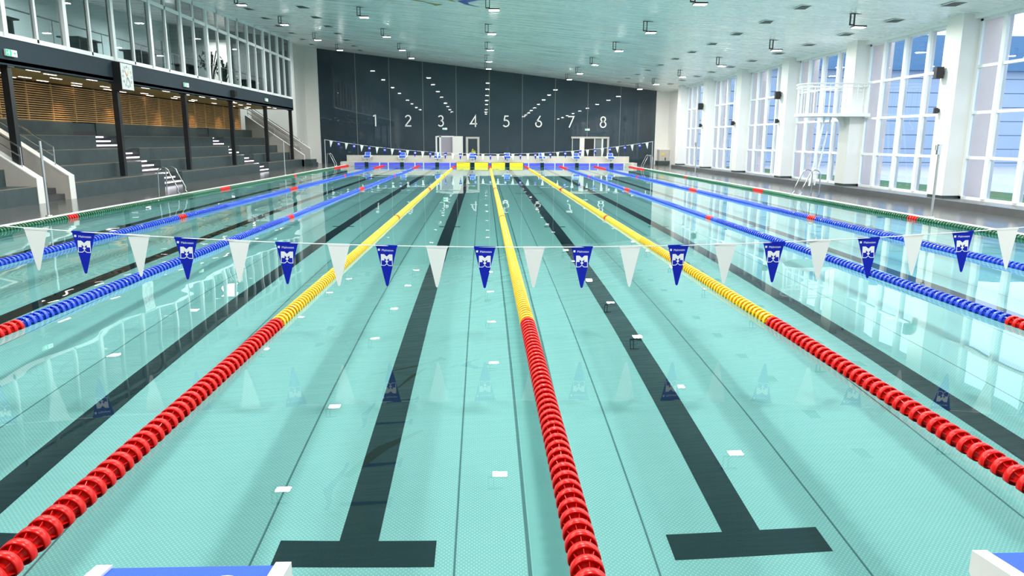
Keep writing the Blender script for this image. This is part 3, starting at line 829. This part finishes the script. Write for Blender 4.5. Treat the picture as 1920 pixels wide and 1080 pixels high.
# ------------------------------------------------------------------ pennant lines
def pennant_mesh_white():
    b = MB(); b.prism([(-.105, 0), (.105, 0), (.012, -.40), (0, -.412), (-.012, -.40)], 'y', -.0012, .0012, FWHITE)
    b.box(-.107, .107, -.004, .004, -.012, .008, FWHITE)
    return b
def bunting(y, zmid, kk, xs_blue, xs_white, xend, label, detail, H=.41, up=None):
    e = empty('pennant_line', (0, y, 0), label, 'bunting', 'pennant lines across the pool')
    zf = lambda x: zmid + kk*x*x
    b = MB(); b.tube([(xend*(-1 + 2*i/40), 0, zf(xend*(-1 + 2*i/40))) for i in range(41)], .005 if detail else .010, 6); b.build('cord', CORDW, e)
    sc = H/.41
    wb = pennant_mesh_white().build('pennant', FWHITE); mw = wb.data; bpy.data.objects.remove(wb)
    bb = MB(); bb.prism([(-.105, 0), (.105, 0), (.012, -.40), (0, -.412), (-.012, -.40)], 'y', -.0012, .0012, FBLUE); bb.box(-.107, .107, -.004, .004, -.012, .008, FBLUE)
    o = bb.build('pennant', FBLUE); mbm = o.data; bpy.data.objects.remove(o)
    # emblem : M over W in a square, with the maker's word above
    eb = MB(); s = .115
    def M_(o_): return Matrix(((s,0,0,-s/2),(0,0,-1,-.0014-o_),(0,s,0,-.20),(0,0,0,1)))
    eb.poly([(0,.45),(0,1),(.28,1),(.5,.80)], M_(0), FWHITE); eb.poly([(.5,.80),(.72,1),(1,1),(1,.45)], M_(0), FWHITE)
    eb.poly([(0,.45),(.5,.80),(1,.45),(.72,.45),(.5,.20),(.28,.45)][:3] , M_(0), FWHITE)
    eb.poly([(.30,.45),(.5,.2),(.70,.45)], M_(0), FWHITE)
    eb.poly([(.30,.66),(.48,.48),(.30,.34)], M_(.0008), FBLUE); eb.poly([(.70,.66),(.70,.34),(.52,.48)], M_(.0008), FBLUE)
    eb.stroke([(.02,.47),(.02,.02),(.32,.02),(.5,.17),(.68,.02),(.98,.02),(.98,.47)], .055, M_(.0004), FWHITE)
    if detail:
        text_bm(eb, 'Malmsten', .030, Matrix(((1,0,0,.010),(0,0,-1,-.0016),(0,1,0,-.055),(0,0,0,1))), FWHITE)
        eb.box(-.085, -.066, -.0018, -.0012, -.052, -.032, FWHITE)
    o = eb.build('emblem', FWHITE); me_ = o.data; bpy.data.objects.remove(o)
    rr = random.Random(5)
    for xs_, md, blue in ((xs_blue, mbm, 1), (xs_white, mw, 0)):
        for x in xs_:
            o = bpy.data.objects.new('pennant', md); COL.objects.link(o); o.parent = e
            o['label'] = 'blue pennant' if blue else 'white pennant'
            sl = math.atan(2*kk*x)
            o.location = (x, rr.uniform(-.004, .004), zf(x)); o.rotation_euler = (rr.uniform(-.06, .06), -sl*.9, rr.uniform(-.12, .12)); o.scale = (1, 1, sc)
            if blue:
                q = bpy.data.objects.new('emblem', me_); COL.objects.link(q); q.parent = o
                q['label'] = 'white emblem and lettering'
    return e
bunting(5.0, .79, .0081, [-.43+.962*k for k in range(-4, 6)] + [-5.25, 5.35], [.055+.955*k for k in range(-5, 6)], 10.6, 'near line of blue and white pennants across the pool', True)
bunting(45.0, .965, .0076, [.0+.965*k for k in range(-10, 11)], [-.485+.965*k for k in range(-10, 12)], 10.55, 'far line of blue and white pennants before the starting blocks', False, .40)

# ------------------------------------------------------------------ starting blocks
PEDG = mat('grey_pedestal', (.50,.53,.52), .4)
def start_block(x, y, s, label, bottles=0, zb=.22, lettering=False):
    """s=+1: pool lies towards +y (near end); s=-1: far end"""
    e = empty('starting_block', (x, y, zb), label, 'starting block', 'starting blocks', rz=0 if s > 0 else PI)
    zf = .65 - zb
    sl = .13                       # the top falls towards the pool
    def T(yb): return zf + sl*(-yb-.16)
    b = MB()
    b.prism([(-.16, T(-.16)), (-.80, T(-.80)), (-.80, T(-.8)-.05), (-.20, T(-.16)-.06), (-.165, T(-.16)-.055)], 'x', -.225, .225, BLUETOP); b.build('platform_top', BLUETOP, e)
    for sx in (-1, 1):
        b = MB()
        x0, x1 = sorted((sx*.225, sx*.268))
        b.prism([(-.155, T(-.155)+.008), (-.82, T(-.82)+.008), (-.82, T(-.82)-.085), (-.18, T(-.16)-.085), (-.155, T(-.16)-.06)], 'x', x0, x1, WPLAST); b.build('side_frame', WPLAST, e)
    b = MB(); b.box(-.225, .225, -.82, -.79, T(-.8)-.08, T(-.8)+.01); b.build('rear_frame', WPLAST, e)
    # sloping foot rest
    b = MB(); b.prism([(-.60, T(-.60)+.005), (-.78, T(-.78)+.22), (-.80, T(-.8)+.22), (-.80, T(-.8)+.005)], 'x', -.20, .20, WPLAST)
    fr_ = b.build('foot_rest', WPLAST, e)
    b = MB(); b.add([(-.17, -.615, T(-.615)+.028), (.17, -.615, T(-.615)+.028), (.17, -.765, T(-.765)+.212), (-.17, -.765, T(-.765)+.212)], [(0,1,2,3)]); b.build('foot_rest_pad', BLUETOP, fr_)
    b = MB(); b.box(-.15, .15, -.62, -.30, 0, T(-.4)-.05); b.build('pedestal', PEDG, e)
    b = MB()
    for zz in (.10, .20): b.box(-.03, .03, -.30, -.294, zz, zz+.045)
    b.build('pedestal_slot', BLACK, e)
    b = MB(); b.box(-.225, .225, -.34, -.19, T(-.3)-.15, T(-.3)-.085); b.build('front_bracket', WPLAST, e)
    b = MB(); b.tube([(-.2, -.20, T(-.2)-.10), (.2, -.20, T(-.2)-.10)], .016, 8); b.build('hand_grip', STEEL, e)
    for sx in (-1, 1):
        b = MB(); b.tube([(sx*.26, -.50, T(-.5)-.03), (sx*.37, -.50, T(-.5)-.03)], .036, 8); b.build('side_knob', WPLAST, e)
    for sx in ((-1, 1) if bottles == 2 else ((1,) if bottles == 1 else ())):
        b = MB(); pts = [(sx*(.33+.05*math.cos(t)), -.40, T(-.5)-.16 + .12*math.sin(t)) for t in [2*PI*i/12 for i in range(13)]]
        b.tube(pts, .007, 6); b.build('cable_loop', BLACK, e)
    if lettering:
        b = MB()
        for dx in (-.11, .115):
            pts = [(dx + .030*math.cos(math.radians(a)), -.262 + .022*math.sin(math.radians(a))) for a in range(150, -31, -15)]
            pts += [(pts[-1][0]+.012, pts[-1][1]-.02), (pts[-1][0]-.01, pts[-1][1]-.05)]
            M = Matrix(((1,0,0,0),(0,1,0,.012),(0,-sl,0,zf-.16*sl+.004),(0,0,0,1)))
            b.stroke(pts, .006, M, WPLAST)
        b.build('printed_lettering', WPLAST, e)
    return e
for i in range(8):
    start_block(-8.75+2.5*i, 50.0, -1, 'far starting block with blue top in front of lane number %d' % (i+1), 2 if i == 0 else (1 if i == 1 else 0), .28)
start_block(-1.25, 0, 1, 'near starting block at the bottom left, white sided with blue top', 0, .22, True)
start_block(1.25, 0, 1, 'near starting block at the bottom right corner, white sided with blue top', 0, .22, True)

# yellow touch pads
for (x0, x1, l) in ((-2.40, -1.39, 'left of the centre left lane mark'), (-1.11, -.10, 'right of the centre left lane mark'), (.10, 1.11, 'left of the centre right lane mark'), (1.39, 2.40, 'right of the centre right lane mark')):
    e = empty('touch_pad', ((x0+x1)/2, 49.955, 0), 'yellow touch pad on the far end wall, ' + l, 'touch pad', 'yellow touch pads at the far end')
    h = (x1-x0)/2
    b = MB(); b.box(-h, h, -.01, .015, -.60, .29); b.build('border', PADK, e)
    b = MB(); b.box(-h+.025, h-.025, -.016, -.01, -.575, .27); b.build('pad_face', PADY, e)
    if x0 in (-2.40, .10):
        b = MB()
        for zz in (.19, -.12):
            for k in range(9):
                b.box(-h+.09+.05*k, -h+.09+.05*k+.036, -.018, -.016, zz, zz+.018)
        b.build('printed_lettering', PADK, e)

# ------------------------------------------------------------------ ceiling floodlights, vents
def floodlight(x, y, label):
    z = zc(x, y)
    e = empty('ceiling_floodlight', (x, y, z), label, 'light', 'ceiling floodlights')
    b = MB(); b.box(-.22, .22, -.05, .05, -.012, 0); b.build('mounting_plate', BLACK, e)
    b = MB()
    for sx in (-.20, -.08): b.box(sx-.012, sx+.012, -.03, .03, -.32, -.01)
    b.box(-.21, -.07, -.03, .03, -.33, -.30); b.build('bracket', BLACK, e)
    b = MB(); b.box(-.11, .25, -.13, .13, -.385, -.34, BLACK); hd = b.build('lamp_head', BLACK, e)
    b = MB(); b.box(-.09, .23, -.11, .11, -.392, -.385); b.build('lens', LENS, hd)
    return e
step = 6.05
rows = [(-9.8, [27.6, 33.7, 40.6, 47.0], 'leftmost row above the gallery side'),
        (-5.15, [27.7, 34.4, 41.2, 46.6], 'second row from the left'),
        (-.16, [22.7, 29.0, 35.6, 42.4, 48.0], 'middle row'),
        (5.4, [18.5, 24.4, 30.5, 37.4, 43.5, 49.0], 'second row from the right'),
        (10.5, [19.75, 25.8, 32.1, 38.8, 45.0, 49.9], 'rightmost row above the windows')]
LIGHTS = []
for x, yl, nm in rows:
    yl = [v for v in (1.6, 7.6, 13.5, 19.2, 24.8) if v < yl[0]-4.2] + list(yl)
    for j, y in enumerate(reversed(yl)):
        floodlight(x, y, 'ceiling floodlight, %s, %s from the far wall' % (nm, ORD[j]))
        LIGHTS.append((x+.07, y, zc(x, y)-.40))
VENT = mat('dark_vent_grille', (.05,.065,.06), .6)
def vents(x0, dx, ys_, nm):
    first = None
    for j, y in enumerate(sorted(ys_, reverse=True)):
        x = x0 + dx*(y-30)
        e = empty('ceiling_vent', (x, y, zc(x, y)), 'dark square ceiling vent, %s, %s from the far wall' % (nm, ORD[j]), 'vent', 'dark ceiling vents')
        if first is None:
            b = MB(); b.box(-.23, .23, -.31, .31, -.012, 0, VENT); m1 = b.build('grille', VENT, e).data
            b = MB()
            for (a, c, d, f) in ((-.25,.25,-.33,-.31),(-.25,.25,.31,.33),(-.25,-.23,-.31,.31),(.23,.25,-.31,.31)): b.box(a, c, d, f, -.016, 0)
            m2 = b.build('rim', CEIL, e).data; first = (m1, m2)
        else:
            for m_, n_ in zip(first, ('grille', 'rim')):
                o = bpy.data.objects.new(n_, m_); COL.objects.link(o); o.parent = e
vents(12.02, .009, [11.6,14.5,17.4,20.2,23.2,26.1,29,32.1,35.1,38.2,41.1,44.3,47.4], 'outer row by the windows')
vents(8.96, .013, [13.8,16.6,19.5,22.3,25.2,28.2,31.2,34.2,37.4,40.6,43.6,46.9,50.1], 'inner row on the window side')
vents(-7.85, -.05, [29.4,32.6,36,39.3,42.9,46.7,50.0], 'inner row on the gallery side')
vents(-10.6, -.075, [28.5,32.0,35.3,38.6,42.3,46.2,49.9], 'outer row on the gallery side')

# painted script on the ceiling (only its end strokes and its mirror image in the water are seen)
GOLD = mat('gold_ceiling_paint', (.38,.25,.03), .5); INK = mat('blue_ceiling_paint', (.02,.06,.45), .5)
def on_ceiling(pts, w, m_, b, drop=.012):
    vs = []
    n = len(pts)
    for i, (x, y) in enumerate(pts):
        a = pts[max(i-1, 0)]; c = pts[min(i+1, n-1)]
        d = Vector((c[0]-a[0], c[1]-a[1])).normalized(); nn = Vector((-d.y, d.x))
        ww = w[i] if isinstance(w, list) else w
        for s_ in (1, -1):
            px, py = x+nn.x*ww*s_, y+nn.y*ww*s_; vs.append((px, py, zc(px, py)-drop))
    b.add(vs, [(2*i, 2*i+1, 2*i+3, 2*i+2) for i in range(n-1)], m_)
b = MB()
on_ceiling([(-4.6,23.6),(-3.2,24.4),(-2.6,24.8),(-2.05,25.2)], [.05,.09,.05,.09], GOLD, b)
on_ceiling([(-2.2,25.4),(-1.95,25.0)], .07, GOLD, b); on_ceiling([(-1.65,23.8),(-1.4,24.2)], [.10,.02], GOLD, b)
on_ceiling([(-3.4,21.6),(-3.0,23.0),(-2.6,24.1)], [.03,.10,.03], GOLD, b)
on_ceiling([(-3.9,14.8),(-3.2,16.4),(-2.2,17.5)], [.12,.2,.05], GOLD, b)
on_ceiling([(-.6,24.8),(-1.0,24.5),(-1.15,24.0),(-.7,23.3),(.1,22.8)], [.02,.08,.18,.12,.03], INK, b)
for yy in (13.2, 15.4, 18.2, 20.2):
    on_ceiling([(-4.0+.02*yy,yy),(-2.6,yy)], [.10,.05], INK, b); on_ceiling([(-4.0,yy-.25),(-4.0,yy+.25)], .05, INK, b); on_ceiling([(-2.6,yy-.25),(-2.6,yy+.25)], .05, INK, b)
on_ceiling([(-4.0,13.3),(-4.2,14.1),(-4.0,15.3)], [.05,.12,.05], INK, b)
on_ceiling([(-4.0,18.3),(-4.15,19.2),(-4.0,20.1)], [.05,.12,.05], INK, b)
struct(b.build('ceiling_lettering', GOLD, ceiling), 'gold and blue painted script'); 

# ------------------------------------------------------------------ outside
b = MB(); b.box(14.0, 120, -60, 160, -.6, -.3); struct(b.build('ground', mat('pale_paving', (.48,.48,.47), .8, noise=.2)))
b = MB(); b.box(16, 22, 5, 60, -.3, -.25); struct(b.build('ground_lawn', mat('grass', (.05,.13,.03), .9, noise=.4, nscale=3)))
OUTW = grid_mat('blue_grey_cladding', (.36,.44,.55), (.06,.09,.14), 0.0, 1.25, .07, .5, 'xz', .08, .5, .5, 0)
bl = empty('neighbouring_building', (0, 0, 0), 'blue grey clad building seen outside through the right windows', 'building')
b = MB(); b.box(20, 95, 64, 70, -.3, 8.2); b.build('wall', OUTW, bl)
b = MB(); b.box(19.5, 96, 63.3, 71, 8.2, 11.2); b.build('roof', mat('slate_blue_roof', (.09,.19,.32), .7, noise=.1), bl)

# ------------------------------------------------------------------ camera
cam = bpy.data.cameras.new('camera'); co = bpy.data.objects.new('camera', cam); COL.objects.link(co)
cam.sensor_width = 36; cam.sensor_fit = 'HORIZONTAL'; cam.lens = F_/1920*36; cam.clip_start = .05; cam.clip_end = 500
Mx = Matrix((Rv, Uv, -Fw)).transposed().to_4x4(); Mx.translation = cam_loc; co.matrix_world = Mx
SC.camera = co

# ------------------------------------------------------------------ light
POW = 170.
for i, (x, y, z) in enumerate(LIGHTS):
    l = bpy.data.lights.new('flood', 'AREA'); l.shape = 'RECTANGLE'; l.size = .32; l.size_y = .22; l.energy = POW; l.color = (1, .985, .95)
    l.cycles.is_caustics_light = True
    o = bpy.data.objects.new('flood_beam', l); COL.objects.link(o); o.location = (x, y, z)
WAT.cycles.is_caustics_caster = True
pool_floor.cycles.is_caustics_receiver = True
for o in pool_floor.children: o.cycles.is_caustics_receiver = True

w = bpy.data.worlds.new('world'); SC.world = w; w.use_nodes = True; nt = w.node_tree; bg = nt.nodes['Background']
bg.inputs[0].default_value = (.66,.80,1,1); bg.inputs[1].default_value = 2.1
for k in range(5):        # added fill lights without fixtures, to brighten the gallery interior
    l = bpy.data.lights.new('gallery', 'AREA'); l.size = .5; l.energy = 220; l.color = (.95,1,1)
    o = bpy.data.objects.new('gallery_fill', l); COL.objects.link(o); o.location = (-17.2, 12+9*k, 7.9)
l = bpy.data.lights.new('gallery', 'AREA'); l.size = .8; l.energy = 120  # one more added fill, lighting the white partition at the gallery end
o = bpy.data.objects.new('gallery_fill', l); COL.objects.link(o); o.location = (-17.3, 45.2, 7.9)
# added spots without fixtures, giving the soffit strips' warm glow on the slat wall
for y in (15, 20.6, 25.4, 29.0, 33.5, 37.5, 41.5, 44.6):
    l = bpy.data.lights.new('wash', 'SPOT'); l.energy = 130; l.color = (1,.72,.42); l.spot_size = 1.7; l.spot_blend = .8; l.shadow_soft_size = .04
    o = bpy.data.objects.new('soffit_wash', l); COL.objects.link(o); o.location = (-15.45, y, 3.72); o.rotation_euler = (0, -.25, 0)

vs = SC.view_settings; vs.view_transform = 'Standard'; vs.look = 'None'; vs.exposure = .42; vs.gamma = 1; vs.use_curve_mapping = False
cy = SC.cycles
cy.max_bounces = 10; cy.diffuse_bounces = 5; cy.glossy_bounces = 5; cy.transmission_bounces = 8; cy.transparent_max_bounces = 12
cy.caustics_reflective = False; cy.caustics_refractive = True; cy.blur_glossy = .1
cy.sample_clamp_indirect = 6.; cy.use_denoising = True
try: cy.denoiser = 'OPENIMAGEDENOISE'
except Exception: pass
